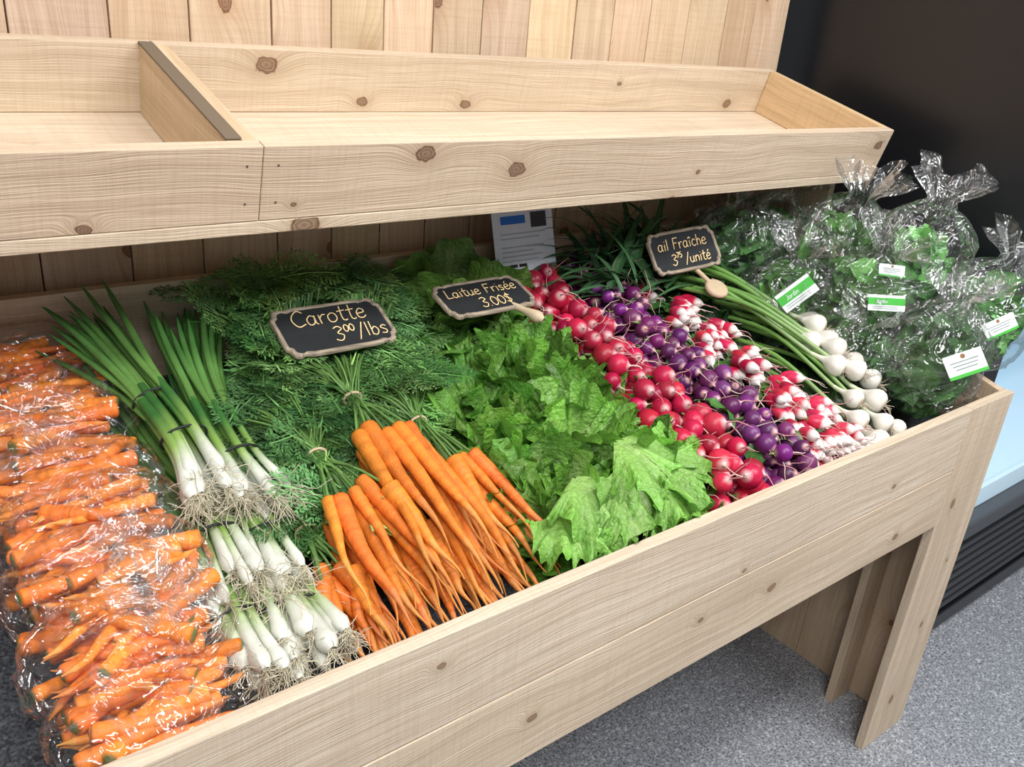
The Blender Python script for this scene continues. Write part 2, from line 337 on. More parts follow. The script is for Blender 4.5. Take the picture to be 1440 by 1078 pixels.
def frond_template(Ln=.16,np_=10):
    q=[]
    for i in range(np_):
        s=(i+1.2)/(np_+1.); pl=Ln*.34*(1-s)**.7*(.45+1.2*min(s*2.5,1))*.9+.006; x0=Ln*s
        for sg in (-1,1):
            an=sg*U(.65,.95); dx,dy=math.cos(an),math.sin(an)
            q.append((x0,0,dx,dy,pl,.0010))
            m=max(3,int(pl/.0070))
            for j in range(m):
                t=(j+1)/(m+.3); px,py=x0+dx*pl*t,dy*pl*t; sl=(.014*(1-t)+.008)*U(.7,1.2)
                for s2 in (-1,1):
                    a2=an+s2*U(.4,.8); q.append((px,py,math.cos(a2),math.sin(a2),sl,.0017))
    q.append((Ln*.95,0,1,0,.012,.002))
    v=[];f=[];c=[]
    for (x0,y0,dx,dy,l,w) in q:
        k=len(v); z=U(-.001,.001); z2=z+U(-.2,.35)*l
        v+= [(x0,y0,z),(x0+dx*l*.5-dy*w,y0+dy*l*.5+dx*w,(z+z2)/2+.0005),(x0+dx*l,y0+dy*l,z2),(x0+dx*l*.5+dy*w,y0+dy*l*.5-dx*w,(z+z2)/2)]
        f.append((k,k+1,k+2,k+3)); c+=[U(.6,1.4)]*4
    for k0 in range(8):
        k=len(v); a0=Ln*k0/8-(.03 if k0==0 else 0); b0=Ln*(k0+1)/8; w=.0012
        v+=[(a0,-w,0),(b0,-w*.8,0),(b0,w*.8,0),(a0,w,0)]; f.append((k,k+1,k+2,k+3)); c+=[1.8]*4
    return np.array(v),np.array(f),np.array(c)
FT=[frond_template(U(.12,.17),int(U(9,12))) for _ in range(8)]
def frond(mb,p,d,up,scale=1.,droop=1.5,col=(.09,.22,.06)):
    v,f,c=FT[rng.integers(len(FT))]; d,up,sd=frame(d,up)
    x=v[:,0]*scale; y=v[:,1]*scale; z=v[:,2]*scale
    z=z-droop*x*np.abs(x)-U(-2,4)*y*y+U(-1.5,1.5)*x*y+.003*np.sin(x*50+U(0,6))
    w=np.array(p)+x[:,None]*d+y[:,None]*sd+z[:,None]*up
    w=keepin(w); w[:,2]=np.maximum(w[:,2],fz(w[:,1])+.003)
    cc=np.array(col)*U(.6,1.4)*np.array([U(.8,1.3),1,U(.8,1.2)]); mb.add(w,f,M_FR,c[:,None]*cc)
def bunch(crown,off,tx,ty,n,spread=.05,lay=3,r0=.0132,sw=.04,stems=True,tie=True,tdx=-.01):
    mb=MB(); cr=P(*crown,off); tp=cr+np.array([tdx,.075,.012])
    for i in range(n):
        k=(i/(n-1)-.5)*2+U(-.08,.08); ly=i%lay
        a=cr+np.array([k*sw+U(-.005,.005),U(-.035,.02),-ly*.019+U(-.003,.003)])
        tgt=P(tx+k*spread+U(-.014,.014),ty+U(-.01,.04),max(.02,off-.016-ly*.022))
        d=tgt-a; Ln=np.linalg.norm(d)*U(.88,1.12)
        Ln=min(Ln,(a[1]-.652)/max(.01,-nrm(d)[1]))
        carrot(mb,a,d,Ln,r0*U(.72,1.18),bend=.016,tail=U(.25,.45))
        if stems:
            for j in range(4):
                e=tp+np.array([U(-.07,.07),U(.06,.16),U(.0,.04)])
                tube(mb,cat([a,(a+tp)/2+np.array([0,0,.006]),tp+rv(.004),(tp+e)/2+np.array([0,0,.012]),e],12),np.linspace(.0022,.0011,12),M_ON,np.array([.14,.27,.07])*U(.7,1.3),5)
    if tie:
        th=np.linspace(0,2*np.pi,20); tube(mb,tp+np.stack([.014*np.cos(th),0*th,.010*np.sin(th)],1),.0022,M_PLAIN,(.55,.42,.28),6,ref=np.array([0,1,0.]))
    return mb.build('carrot_bunch')
bunch((.57,.965),.125,.565,.675,20,.065,4,sw=.048)
bunch((.655,.915),.10,.672,.70,16,.060,4,sw=.04)
bunch((.475,.89),.11,.475,.672,17,.055,4,sw=.042)
bunch((.415,.80),.08,.405,.665,12,.035,3,sw=.032)
bunch((.53,.83),.06,.535,.665,26,.14,2,sw=.13,stems=False,tie=False)
# carrot tops
mb=MB()
def top_off(x,y):
    return .067+.034*max(0,min(1,(y-.9)/.25))+.055*max(0,min(1,(y-1.2)/.1))+.018*math.sin(x*33)*math.cos(y*27)
cnt=0
while cnt<900:
    y=U(.88,1.31); lo=.43; hi=.60+(y-.86)*.36
    if y<1.0: lo=.455; hi=min(hi,.54)
    if y<.95: lo=.44;hi=.50
    if y>1.15: lo=.47
    x=U(lo,hi)
    yaw=rng.normal(0,.9)+(math.pi/2 if U(0,1)<.45 and y<1.2 else -math.pi/2)
    if y<1.05: yaw=rng.normal(0,.7)+math.pi/2
    d=np.array([math.cos(yaw),math.sin(yaw),U(-.2,.5)])
    if y>1.18 and d[1]>0: d[1]*=-.3
    if x<.5 and d[0]<0 : d[0]*=.3
    o=top_off(x,y)+U(-.045,.012)
    if y<1.0: o=U(.05,.085)
    frond(mb,P(x,y,o)-d*.05,d,(U(-.4,.4),U(-.7,.1),1),U(.65,1.1),U(.5,3),(.17,.35,.11) if U(0,1)<.6 else (.10,.24,.08)); cnt+=1
for i in range(60):
    y=U(.90,1.2); frond(mb,P(U(.40,.45),y,U(.03,.09)),(U(-.6,.6),-.6,U(-.1,.3)),(0,0,1),U(.5,.8),2)
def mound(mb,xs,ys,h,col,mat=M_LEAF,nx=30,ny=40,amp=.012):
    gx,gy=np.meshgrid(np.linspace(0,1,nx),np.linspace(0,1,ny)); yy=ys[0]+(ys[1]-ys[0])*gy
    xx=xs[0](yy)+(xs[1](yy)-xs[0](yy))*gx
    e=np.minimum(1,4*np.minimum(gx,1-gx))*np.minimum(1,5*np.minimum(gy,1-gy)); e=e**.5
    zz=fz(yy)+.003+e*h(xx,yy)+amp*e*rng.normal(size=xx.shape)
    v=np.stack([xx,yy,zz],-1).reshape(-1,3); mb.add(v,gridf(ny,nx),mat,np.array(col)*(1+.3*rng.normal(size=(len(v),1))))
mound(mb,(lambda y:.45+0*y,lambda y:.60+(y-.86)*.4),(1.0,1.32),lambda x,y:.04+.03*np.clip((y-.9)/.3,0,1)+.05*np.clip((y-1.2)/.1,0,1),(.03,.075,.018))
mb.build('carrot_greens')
# ---------------- lettuce ----------------
def fan(mb,p,d,up,Ln,th=1.25,nr=16,nt=84,phi=.5,curl=1.2,ruf=.11,fr=7.,mat=M_LET,edge=(.10,.30,.035),inner=(.34,.52,.12),rib=(.42,.55,.22),wid=1.,hf=1.):
    d,up,sd=frame(d,up)
    r=np.linspace(.03,1,nr)[:,None]; t=np.linspace(-th,th,nt)[None,:]
    ph=rng.uniform(0,6.28,8)
    Rr=Ln*(.72+.28*np.cos(t*1.1))*(1+.07*np.sin(fr*1.0*t+ph[0])+.04*np.sin(fr*2.7*t+ph[1])+.02*hf*np.sin(fr*7.3*t+ph[6]))
    a=phi-curl*r; dr=1/nr
    Xr=np.cumsum(np.cos(a),0)*dr; Zr=np.cumsum(np.sin(a),0)*dr
    amp=ruf*Ln*r**2.0*(.75+.25*np.abs(t)/th)
    w1=np.sin(fr*1.3*t+ph[2]+1.2*r)+.7*np.sin(fr*3.1*t+ph[3]-2*r)*r+.45*hf*np.sin(fr*6.3*t+ph[4])*r**3
    w2=.7*np.cos(fr*1.3*t+ph[2]+2)+.6*np.cos(fr*3.4*t+ph[5])*r+.4*hf*np.cos(fr*6.9*t+ph[7])*r**3
    v=np.array(p)+(Rr*np.cos(t)*Xr+amp*w2*.8)[...,None]*d+(Rr*np.sin(t)*r*wid+amp*w2*.6*np.sign(t))[...,None]*sd+(Rr*Zr*(.55+.45*np.cos(t))+amp*w1+.15*Ln*np.abs(np.sin(t))*r**1.5)[...,None]*up
    v+= (.014*Ln*np.sin(r*28+ph[0])*np.sin(t*17+ph[1]+r*5)*r)[...,None]*up
    ribm=np.exp(-(t/(.08*(1.15-r)))**2)*(1-r)**.4
    vein=np.exp(-((np.mod(t*2.2/(.3+r),.5)-.25)/.04)**2)*.35*(1-r*.6)
    k=r**1.1+0*t
    c=(1-k)[...,None]*np.array(inner)+k[...,None]*np.array(edge)
    c=c*(1+.20*w1*r)[...,None]
    m=np.clip(ribm+vein,0,1)[...,None]; c=c*(1-m)+np.array(rib)*m
    c=c*U(.75,1.2)
    v=keepin(v)
    v[...,2]=np.maximum(v[...,2],np.where(v[...,1]>.642,fz(v[...,1])+.004,.0))
    onb=(v[...,1]<=.648)&(v[...,1]>=.612); v[...,2]=np.where(onb,np.maximum(v[...,2],.906),v[...,2])
    mb.add(v,gridf(nr,nt),mat,c)
def lettuce(cx,cy,off,rad,n,tilt=(0,-.5,.8),edge=(.09,.28,.03),inner=(.30,.50,.11),ruf=(.11,.16),fr=(5.,7.5)):
    mb=MB(); ax=nrm(tilt); a=nrm(np.cross(ax,[1,.2,0])); b_=np.cross(ax,a); c=P(cx,cy,off)
    for i in range(n):
        k=i/(n-1); th=i*2.4+U(-.3,.3)
        out=math.cos(th)*a+math.sin(th)*b_
        op=.15+1.3*k
        d=nrm(ax*math.cos(op)+out*math.sin(op))
        fan(mb,c+out*rad*.08-ax*rad*.25,d,ax*math.sin(op)-out*math.cos(op)+ax*.05,rad*U(.85,1.15),th=U(.95,1.25),phi=.1,curl=U(-.4,1.4),ruf=U(*ruf),fr=U(*fr),edge=tuple(np.array(edge)*U(.7,1.35)*np.array([U(.9,1.25),1,1])),inner=inner)
    return mb.build('lettuce_head')
DE=(.105,.29,.04); DI=(.22,.42,.09); ME=(.145,.37,.05); MI=(.31,.52,.13)
lettuce(.87,1.27,.06,.16,18,(-.05,-.25,.9),(.17,.36,.065),(.28,.46,.13),(.05,.09),(3,5))
lettuce(1.01,1.29,.06,.12,16,(.0,-.2,.9),(.14,.33,.06),(.26,.44,.10),(.05,.09),(3,5))
lettuce(.83,1.13,.0,.125,18,(-.2,-.5,.8),DE,DI)
lettuce(.95,1.14,.0,.125,18,(.05,-.5,.8),DE,DI)
lettuce(.79,1.02,.025,.13,18,(-.2,-.6,.8),DE,DI)
lettuce(.91,1.02,.035,.14,20,(.0,-.5,.85),ME,MI)
lettuce(.985,.97,.03,.115,18,(.15,-.5,.85),ME,DI)
lettuce(.775,.90,.03,.125,18,(-.25,-.6,.8),ME,DI)
lettuce(.88,.88,.045,.14,20,(.0,-.6,.8),ME,MI)
lettuce(.93,.79,.04,.125,18,(.1,-.6,.8),(.17,.41,.06),(.38,.58,.17))
lettuce(.78,.79,.035,.12,18,(-.2,-.7,.7),ME,MI)
mb=MB()
for (x,y,o,dx,Ln,dz,rf,cu) in ((.735,.755,.09,-.25,.10,-.1,.13,.9),(.92,.77,.115,.5,.115,-.05,.14,.9),(.87,.795,.145,.35,.125,-.2,.12,1.1),(.775,.775,.125,.05,.125,-.25,.12,1.2),(.82,.735,.125,.12,.115,-.25,.14,1.5),(.85,.755,.14,-.05,.11,-.2,.14,1.5),(.80,.70,.115,.1,.10,-.1,.14,2.2),(.90,.72,.12,.2,.09,-.2,.14,1.2)):
    fan(mb,P(x,y,o),(dx,-1,dz),(0,-.15,1),Ln,th=1.1,nr=20,nt=90,phi=.3,curl=cu,ruf=rf,fr=6,edge=(.19,.43,.07),inner=(.34,.56,.15))
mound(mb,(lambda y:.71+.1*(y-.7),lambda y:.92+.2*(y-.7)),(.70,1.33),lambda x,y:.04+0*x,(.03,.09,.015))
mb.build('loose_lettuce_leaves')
# ---------------- radishes ----------------
RED=(.50,.012,.05); PUR=(.15,.018,.12)
def tail(mb,p,d,Ln,r,col):
    k=7; pts=[np.array(p)]; dd=nrm(d)
    for i in range(k):
        dd=nrm(dd+rv(.25)+np.array([0,0,-.05])); pts.append(pts[-1]+dd*Ln/k)
    q=cat(pts,10); q[:,1]=np.maximum(q[:,1],.644)
    tube(mb,q,np.linspace(r,.0004,10),M_ROOT,col,4)
def radish(mb,c,d,r,col,el=1.,white=None,tl=.05):
    d=nrm(d); s=np.concatenate([np.linspace(-1,1,11),[1.12,1.3]])
    rr=r*np.sqrt(np.maximum(0,1-np.minimum(np.abs(s),1)**2.2)); rr[0]=r*.18; rr[10]=r*.2; rr[11]=r*.09; rr[12]=r*.05
    rr=np.where(s>.0,rr*(1-.12*np.clip(s,0,1)),rr)
    pts=np.array(c)+np.outer(s*r*el,d)
    cc=np.tile(np.array(col)*U(.55,1.25),(13,1)); cc=cc*np.array([1,U(.6,2.2),U(.8,1.4)])
    cc[10:]=(.75,.45,.45)
    cc[0]=(.25,.3,.1)
    if white is not None:
        k=np.clip((s-white)/.25,0,1)[:,None]; cc=cc*(1-k)+np.array([.82,.74,.71])*k
    tube(mb,pts,rr,M_RAD,cc,12,ref=nrm(rv()))
    if tl>0: tail(mb,pts[-2],d,tl*U(.6,1.4),r*.06+.0003,(.62,.30,.30) if U(0,1)<.6 else (.68,.55,.48))
    tube(mb,np.array([pts[0],pts[0]-d*r*.6+rv(.001)]),[r*.16,r*.10],M_ON,(.22,.32,.10),5)
def bladeleaf(mb,p,d,up,Ln,W,curl=1.,wave=.1,col=(.05,.16,.03),mat=M_LEAF,nu=9,nv=7,pw=.6):
    d,up,sd=frame(d,up); u=np.linspace(0,1,nu)[:,None]; v=np.linspace(-1,1,nv)[None,:]
    w=W*np.sin(np.pi*np.clip(u*.97+.015,0,1)**pw); a=.2-curl*u
    Xr=np.cumsum(np.cos(a),0)/nu; Zr=np.cumsum(np.sin(a),0)/nu; ph=U(0,6)
    z=Ln*Zr+w*(.25*v**2)+wave*W*v**2*np.sin(u*14+ph+v)
    q=np.array(p)+(Ln*Xr+0*v)[...,None]*d+(w*v*(1+.15*np.sin(u*20+ph)))[...,None]*sd+z[...,None]*up
    c=np.array(col)*U(.7,1.35)*(1+.5*np.exp(-(v/.15)**2)+0*u)[...,None]
    q=keepin(q); q[...,2]=np.maximum(q[...,2],fz(q[...,1])+.003); q[...,1]=np.maximum(q[...,1],.644)
    mb.add(q,gridf(nu,nv),mat,c)
def pile(name,cx,hw,y0,y1,r,layers,col,el,white,dirf,tries,leaves,tl=.05,nleaf=40):
    mb=MB(); pts=[]
    for ly,o in enumerate(layers):
        cur=[]
        for _ in range(tries):
            y=U(y0,y1); h=hw(y)*(1-.12*ly); x=cx(y)+U(-h,h)
            if all((x-a)**2+(y-b_)**2>(1.72*r)**2 for a,b_ in cur): cur.append((x,y))
        for (x,y) in cur:
            if U(0,1)<.06 and ly>0: continue
            rr=r*U(.82,1.15); dd=nrm(np.array(dirf)+rv(.45)); c=P(x,y,o+U(-.005,.007))
            e=rr*el*1.3
            if c[1]-e<.645: c[1]=.645+e if el<1.5 else .65+rr*1.5
            radish(mb,c,dd,rr,col,el,white,tl)
    for _ in range(nleaf):
        y=U(y0+.04,y1); x=cx(y)+U(-1,1)*hw(y)
        bladeleaf(mb,P(x,y,layers[-1]+U(-.045,-.012)),(U(-1,1),U(-1,1),U(-.1,.3)),(U(-.4,.4),-.3,1),U(.05,.09),U(.012,.022),U(.5,1.5),.4,leaves)
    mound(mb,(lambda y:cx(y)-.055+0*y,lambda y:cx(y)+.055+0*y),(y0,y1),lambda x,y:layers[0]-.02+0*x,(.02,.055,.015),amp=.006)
    return mb.build(name)
pile('red_radish_pile',lambda y:1.055+.03*np.minimum(1,(y-.7)/.3),lambda y:.068-.012*(y>1.),.675,1.32,.0195,(.045,.075,.100,.118),RED,1.,None,(.0,-1,.35),1300,(.06,.18,.035),nleaf=18)
pile('purple_radish_pile',lambda y:1.195+.04*(y-.7)/.6,lambda y:.060,.67,1.32,.0165,(.045,.072,.095,.118),PUR,1.,None,(.1,-1,.3),1300,(.06,.18,.035),.05,18)
mb=MB()
for (bx_,by,bo) in ((1.335,1.20,.10),(1.375,1.12,.10),(1.33,1.08,.11),(1.385,1.02,.10),(1.325,.99,.11),(1.385,.93,.10),(1.33,.90,.115),(1.385,.85,.10),(1.325,.81,.11),(1.38,.77,.10),(1.31,.73,.10),(1.37,.70,.09),(1.29,.695,.08),(1.415,.705,.075)):
    dm=np.array([U(-.1,.5),-1,U(-.1,.15)])
    for k in range(15):
        off=np.array([U(-.034,.034),U(-.020,.020),U(-.03,.014)])
        dd=nrm(dm+off*9+rv(.15)); c=P(bx_,by,bo)+off; rr=U(.0105,.0135)
        if c[1]<.70: c[1]=.70
        c[2]=max(c[2],fz(c[1])+.012)
        radish(mb,c,dd,rr,(.58,.016,.07),1.8,.25,.035)
    for k in range(2):
        bladeleaf(mb,P(bx_,by+.02,bo-.02),(U(-1,1),U(.2,1),U(0,.3)),(0,-.3,1),U(.05,.08),U(.012,.020),1.,.4,(.06,.18,.035))
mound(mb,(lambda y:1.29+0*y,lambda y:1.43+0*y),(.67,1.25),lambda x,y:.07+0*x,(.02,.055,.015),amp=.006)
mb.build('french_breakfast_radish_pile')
# ---------------- garlic ----------------
def garlic(mb,c,d,r=.02,stem=.34,sag=.03):
    d=nrm(d); s=np.array([-1.0,-.97,-.85,-.55,-.15,.3,.7,1.0,1.3,1.8,2.6]); rr=np.array([.12,.35,.68,.93,1.0,.93,.68,.45,.30,.22,.2])*r
    pts=np.array(c)+np.outer(s*r*.95,d); n=24; th=np.linspace(0,2*np.pi,n,endpoint=False)
    A=nrm(np.cross(d,[.2,.1,1])); B=np.cross(d,A)
    lob=1+.09*np.abs(np.sin(th*3.5))[None,:]*np.clip(1-np.abs(s)/1.2,0,1)[:,None]
    v=pts[:,None]+(rr[:,None]*lob)[...,None]*(np.cos(th)[None,:,None]*A+np.sin(th)[None,:,None]*B)
    cc=np.tile(np.array([.80,.76,.68])*U(.92,1.05),(len(s),1)); cc[:2]=(.50,.40,.30); cc[-2:]=(.66,.70,.48)
    mb.add(v,gridf(len(s),n,True),M_GAR,np.repeat(cc,n,0))
    st0=pts[-1]; e=st0+d*stem; m=(st0+e)/2+np.array([0,0,sag]); q=cat([pts[-2],st0,m,e],18); k=np.linspace(0,1,18)[:,None]
    w=np.array([.66,.72,.45]); g=np.array([.16,.32,.07])
    tube(mb,q,np.linspace(r*.2,r*.26,18),M_ON,w*(1-np.clip(k*1.8,0,1))+g*np.clip(k*1.8,0,1),8)
    for _ in range(12):
        tail(mb,pts[0]+rv(.002),-d+rv(.5),U(.012,.022),.0006,(.62,.54,.42))
    return e
mb=MB(); ends=[]
for (x,y,o) in ((1.60,.955,.13),(1.575,.925,.145),(1.615,.905,.12),(1.565,.885,.135),(1.55,.855,.14),(1.60,.865,.11),(1.575,.825,.125),(1.545,.80,.13),(1.585,.785,.11),(1.53,.90,.13),(1.52,.83,.125)):
    ends.append(garlic(mb,P(x,y,o),(-.36+U(-.06,.06),.9,.20+U(-.03,.05)),U(.0205,.024)))
for (x,y,o) in ((1.50,.765,.10),(1.545,.745,.10),(1.47,.73,.085),(1.52,.705,.085),(1.485,.69,.065),(1.555,.695,.07),(1.455,.695,.055)):
    ends.append(garlic(mb,P(x,y,o),(-.12+U(-.06,.06),.95,.22+U(-.03,.05)),U(.019,.023),.30))
def strap(mb,p,d,Ln,W,curl,col):
    bladeleaf(mb,p,d,(0,0,1),Ln,W,curl,.05,col,M_LEAF,14,5,.35)
for e in ends:
    for k in range(4): strap(mb,e+rv(.006),np.array([-.4,.7,U(.0,.5)])+rv(.25),U(.14,.22),U(.006,.010),U(.3,1.6),(.06,.16,.04))
for k in range(90):
    p=P(U(1.20,1.52),U(1.14,1.28),U(.10,.15)); d=np.array([U(-1.2,.3),U(-.1,.4),U(.0,.5)])
    strap(mb,p,d,U(.15,.26),U(.007,.012),U(.6,1.8),(.055,.14,.055))
for k in range(36):
    p=P(U(1.22,1.50),U(1.20,1.28),.11); strap(mb,p,(U(-.9,.2),U(-.1,.1),U(.3,.7)),U(.16,.24),U(.008,.013),U(.8,1.6),(.045,.12,.05))
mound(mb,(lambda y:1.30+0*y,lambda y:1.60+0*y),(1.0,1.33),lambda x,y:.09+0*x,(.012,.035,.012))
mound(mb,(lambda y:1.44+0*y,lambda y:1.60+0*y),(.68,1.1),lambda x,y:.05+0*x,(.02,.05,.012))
mb.build('fresh_garlic_bunch')
# ---------------- green onions ----------------
def onions(path,n,rb=.020,rootl=.05,leafspread=.06,bands=(.2,),fat=1.):
    mb=MB(); path=cat(path,40); Tt=nrm(np.gradient(path,axis=0)); A=nrm(np.cross(Tt,[0,0,1.])); B=np.cross(A,Tt)
    sl=np.concatenate([[0],np.cumsum(np.linalg.norm(np.diff(path,axis=0),axis=1))])
    W=np.array([.76,.77,.68]); G1=np.array([.30,.46,.11]); G2=np.array([.05,.17,.04])
    for i in range(n):
        an=U(0,6.28); rad=math.sqrt(U(.05,1)); ca,sa=math.cos(an)*rad*1.25,math.sin(an)*rad*.8
        sh=U(-.02,.03)
        spr=rb*(1+.35*np.exp(-(sl/.05)**2))+leafspread*np.clip((sl-.22)/.3,0,1)**1.5
        q=path+(A*(ca*spr)[:,None])+(B*(sa*spr)[:,None]); q=q+Tt[0]*sh
        q[:,1]=np.maximum(q[:,1],.655)
        q[:,2]=np.maximum(q[:,2],fz(q[:,1])+.008)
        k=sl
        rr=np.interp(k,[0,.004,.014,.03,.07,.16,.2],[.004,.007,.0095,.0078,.006,.006,.0055])*U(.75,1.2)*fat
        ws=U(.02,.05); t=np.clip((k-ws)/.05,0,1)[:,None]; t2=np.clip((k-ws-.04)/.08,0,1)[:,None]
        c=(W*U(.85,1.05)*(1-t)+G1*t)*(1-t2)+G2*U(.8,1.4)*t2
        m=k<.21; tube(mb,q[m],rr[m],M_ON,c[m],10)
        for j in range(3):
            m2=k>.16; qq=q[m2].copy(); kk=k[m2]-.16; dv=A[m2]*U(-1,1)+B[m2]*U(-.6,.8); qq+=dv*(kk[:,None]**1.2)*U(.05,.2)
            cut=max(6,int(len(qq)*U(.75,1.))); qq=qq[:cut]; cut=len(qq); r2=np.interp(np.linspace(0,1,cut),[0,.5,.85,1],[.0055,.0058,.004,.001])
            qq=keepin(qq)
            tube(mb,qq,r2,M_ON,(G1*.4+G2*.6)*(1-np.linspace(0,1,cut)[:,None])+G2*U(.7,1.6)*np.linspace(0,1,cut)[:,None],8,.6)
        for j in range(26):
            tail(mb,q[0]+rv(.002),-Tt[0]*1.0+rv(.55)+np.array([0,0,.05]),rootl*U(.4,1.2),.0006,np.array([.66,.60,.45])*U(.7,1.1))
    for bpos in bands:
        i=int(np.argmin(np.abs(sl-bpos))); th=np.linspace(0,2*np.pi,25)
        sp=rb*1.05+leafspread*max(0,(sl[i]-.22)/.3)**1.5+.002
        ring=path[i]+np.outer(np.cos(th)*sp*1.2,A[i])+np.outer(np.sin(th)*sp*.8,B[i]); tube(mb,ring,.0018,M_BAND,(0,0,0),6,ref=Tt[i])
    return mb.build('green_onion_bunch')
onions([P(.305,.915,.125),P(.305,1.03,.13),P(.285,1.2,.12),P(.245,1.325,.135)],12,.022,.05,.05,(.11,.20))
onions([P(.37,.905,.11),P(.365,1.03,.11),P(.38,1.2,.10),P(.40,1.315,.13)],10,.020,.05,.04,(.09,))
onions([P(.29,.805,.09),P(.295,.92,.09),P(.28,1.08,.07),P(.26,1.28,.07)],12,.022,.05,.04,(.085,))
onions([P(.35,.80,.085),P(.355,.91,.08),P(.36,1.08,.06),P(.38,1.28,.06)],10,.02,.05,.03,(.08,))
onions([P(.275,.700,.085),P(.28,.80,.075),P(.30,.95,.05),P(.30,1.15,.04)],9,.018,.03,.03,(.085,),1.2)
onions([P(.315,.695,.085),P(.325,.79,.075),P(.33,.95,.045),P(.34,1.15,.04)],8,.016,.03,.03,(.08,),1.2)
onions([P(.355,.695,.085),P(.355,.79,.07),P(.35,.95,.04),P(.36,1.1,.04)],8,.016,.03,.03,(.08,),1.2)
# ---------------- carrot bags ----------------
def pillow(mb,c,ax,R3,n1=34,n2=44):
    ph=rng.uniform(0,6.28,10); ax=[nrm(a) for a in ax]
    la=np.linspace(-np.pi/2,np.pi/2,n1)[:,None]; lo=np.linspace(0,2*np.pi,n2,endpoint=False)[None,:]
    e=.6; cs=np.sign(np.cos(la))*np.abs(np.cos(la))**e; sn=np.sign(np.sin(la))*np.abs(np.sin(la))**.9
    cx_=np.sign(np.cos(lo))*np.abs(np.cos(lo))**.8; sx=np.sign(np.sin(lo))*np.abs(np.sin(lo))**.8
    k=1+sum(a*(np.abs(np.sin(f*lo+ph[i]+2*np.sin(la*g+ph[i+1])))-.4) for i,(a,f,g) in enumerate(((.06,1.5,2),(.05,2.5,3),(.04,4.5,4),(.02,7.5,6))))
    q=np.array(c)+(cs*cx_*k*R3[0])[...,None]*ax[0]+(cs*sx*k*R3[1])[...,None]*ax[1]+(sn*(1+0*lo)*k*R3[2])[...,None]*ax[2]
    q+=rng.normal(size=q.shape)*.0008
    q[...,2]=np.maximum(q[...,2],fz(np.clip(q[...,1],.6,1.4))+.002); q[...,1]=np.maximum(q[...,1],.643)
    mb.add(q,gridf(n1,n2,True),M_FILM,(1,1,1))
def knot(mb,c,up,r=.05,h=.05,n=40):
    up=nrm(up); a=nrm(np.cross(up,[.3,1,.1])); b_=np.cross(up,a); th=np.linspace(0,2*np.pi,n,endpoint=False)[None,:]; t=np.linspace(0,1,12)[:,None]; ph=rng.uniform(0,6.28,4)
    rad=np.where(t<.35,r*1.2*(1-np.minimum(t,.35)/.35)**1.3+.006,.006+r*(np.maximum(t-.35,0)/.65)**.9)*(1+.28*np.sin(7*th+ph[0])+.2*np.sin(11*th+ph[1]+2*t)+.12*np.sin(19*th+ph[2]))
    z=np.where(t<.35,h*.5*t/.35,h*.5+h*.5*((t-.35)/.65)*(1+.4*np.sin(5*th+ph[3])))
    q=np.array(c)+(rad*np.cos(th))[...,None]*a+(rad*np.sin(th))[...,None]*b_+(z+0*th)[...,None]*up
    mb.add(q,gridf(12,n,True),M_FILM,(1,1,1))
bagc=[(.165,1.29,.075,.12),(.17,1.20,.075,-.1),(.165,1.11,.09,.1),(.165,1.02,.085,-.15),(.165,.935,.10,.2),(.17,.86,.095,-.1),(.165,.785,.085,.1),(.17,.705,.07,-.05)]
for bi,(x,y,o,yaw) in enumerate(bagc):
    mb=MB(); c=P(x,y,o); hx,hy,hz=.092,.058,.042
    for k in range(44):
        aa=yaw+rng.normal(0,.4)+(math.pi if U(0,1)<.5 else 0); d=np.array([math.cos(aa),math.sin(aa),U(-.12,.12)])
        Ln=U(.09,.15); q=c+np.array([U(-.035,.035),U(-.052,.052),0]); ly=k%4
        q[2]+=(-.03,-.008,.012,.030)[ly]+U(-.004,.004)-.3*abs(q[1]-c[1])*(ly>1)+.26*(q[1]-c[1])
        a=q-d*Ln/2
        a[1]=min(max(a[1],.665),1.31); a[2]=max(a[2],fz(a[1])+.014); e_=a+d*Ln
        if e_[1]<.66 or e_[1]>1.32: d[1]=0
        carrot(mb,a,d,Ln,U(.0085,.0125),tail=.12,bend=.008,seg=9,base=(.84,.235,.028))
    axx=np.array([math.cos(yaw),math.sin(yaw),0])
    pillow(mb,c+np.array([0,0,.004]),(axx,(-math.sin(yaw),math.cos(yaw),.26),(0,-.26,1)),(hx+.012,hy+.008,hz+.012))
    if bi in (2,5,6): knot(mb,c+np.array([U(-.03,.05),U(-.02,.02),hz-.002]),(U(-.3,.3),-.5,1),.035,.03)
    mb.build('bagged_carrots')
# ---------------- lettering ----------------
G={}
G['C']=([[(.6,.85),(.35,1),(.05,.7),(.02,.35),(.25,0),(.6,.12)]],.68)
G['a']=([[(.42,.5),(.22,.6),(.03,.35),(.12,.03),(.35,.1),(.43,.5)],[(.43,.58),(.43,.15),(.52,0)]],.6)
G['r']=([[(.05,.58),(.08,0)],[(.08,.35),(.22,.55),(.38,.55)]],.44)
G['o']=([[(.25,.6),(.05,.42),(.08,.08),(.28,0),(.46,.2),(.42,.5),(.25,.6)]],.56)
G['t']=([[(.2,.95),(.17,.15),(.3,0),(.4,.05)],[(0,.62),(.4,.66)]],.46)
G['e']=([[(.05,.3),(.4,.36),(.38,.55),(.2,.6),(.04,.35),(.1,.05),(.3,0),(.46,.12)]],.54)
G['3']=([[(.05,.9),(.3,1),(.5,.8),(.22,.55),(.5,.35),(.4,.05),(.2,0),(.02,.12)]],.6)
G['0']=([[(.25,.95),(.05,.7),(.05,.25),(.25,0),(.47,.25),(.47,.7),(.25,.95)]],.6)
G['.']=([[(.08,0),(.1,.04)]],.25)
G['/']=([[(0,-.15),(.4,1.05)]],.48)
G['l']=([[(.1,1),(.1,.02)]],.26)
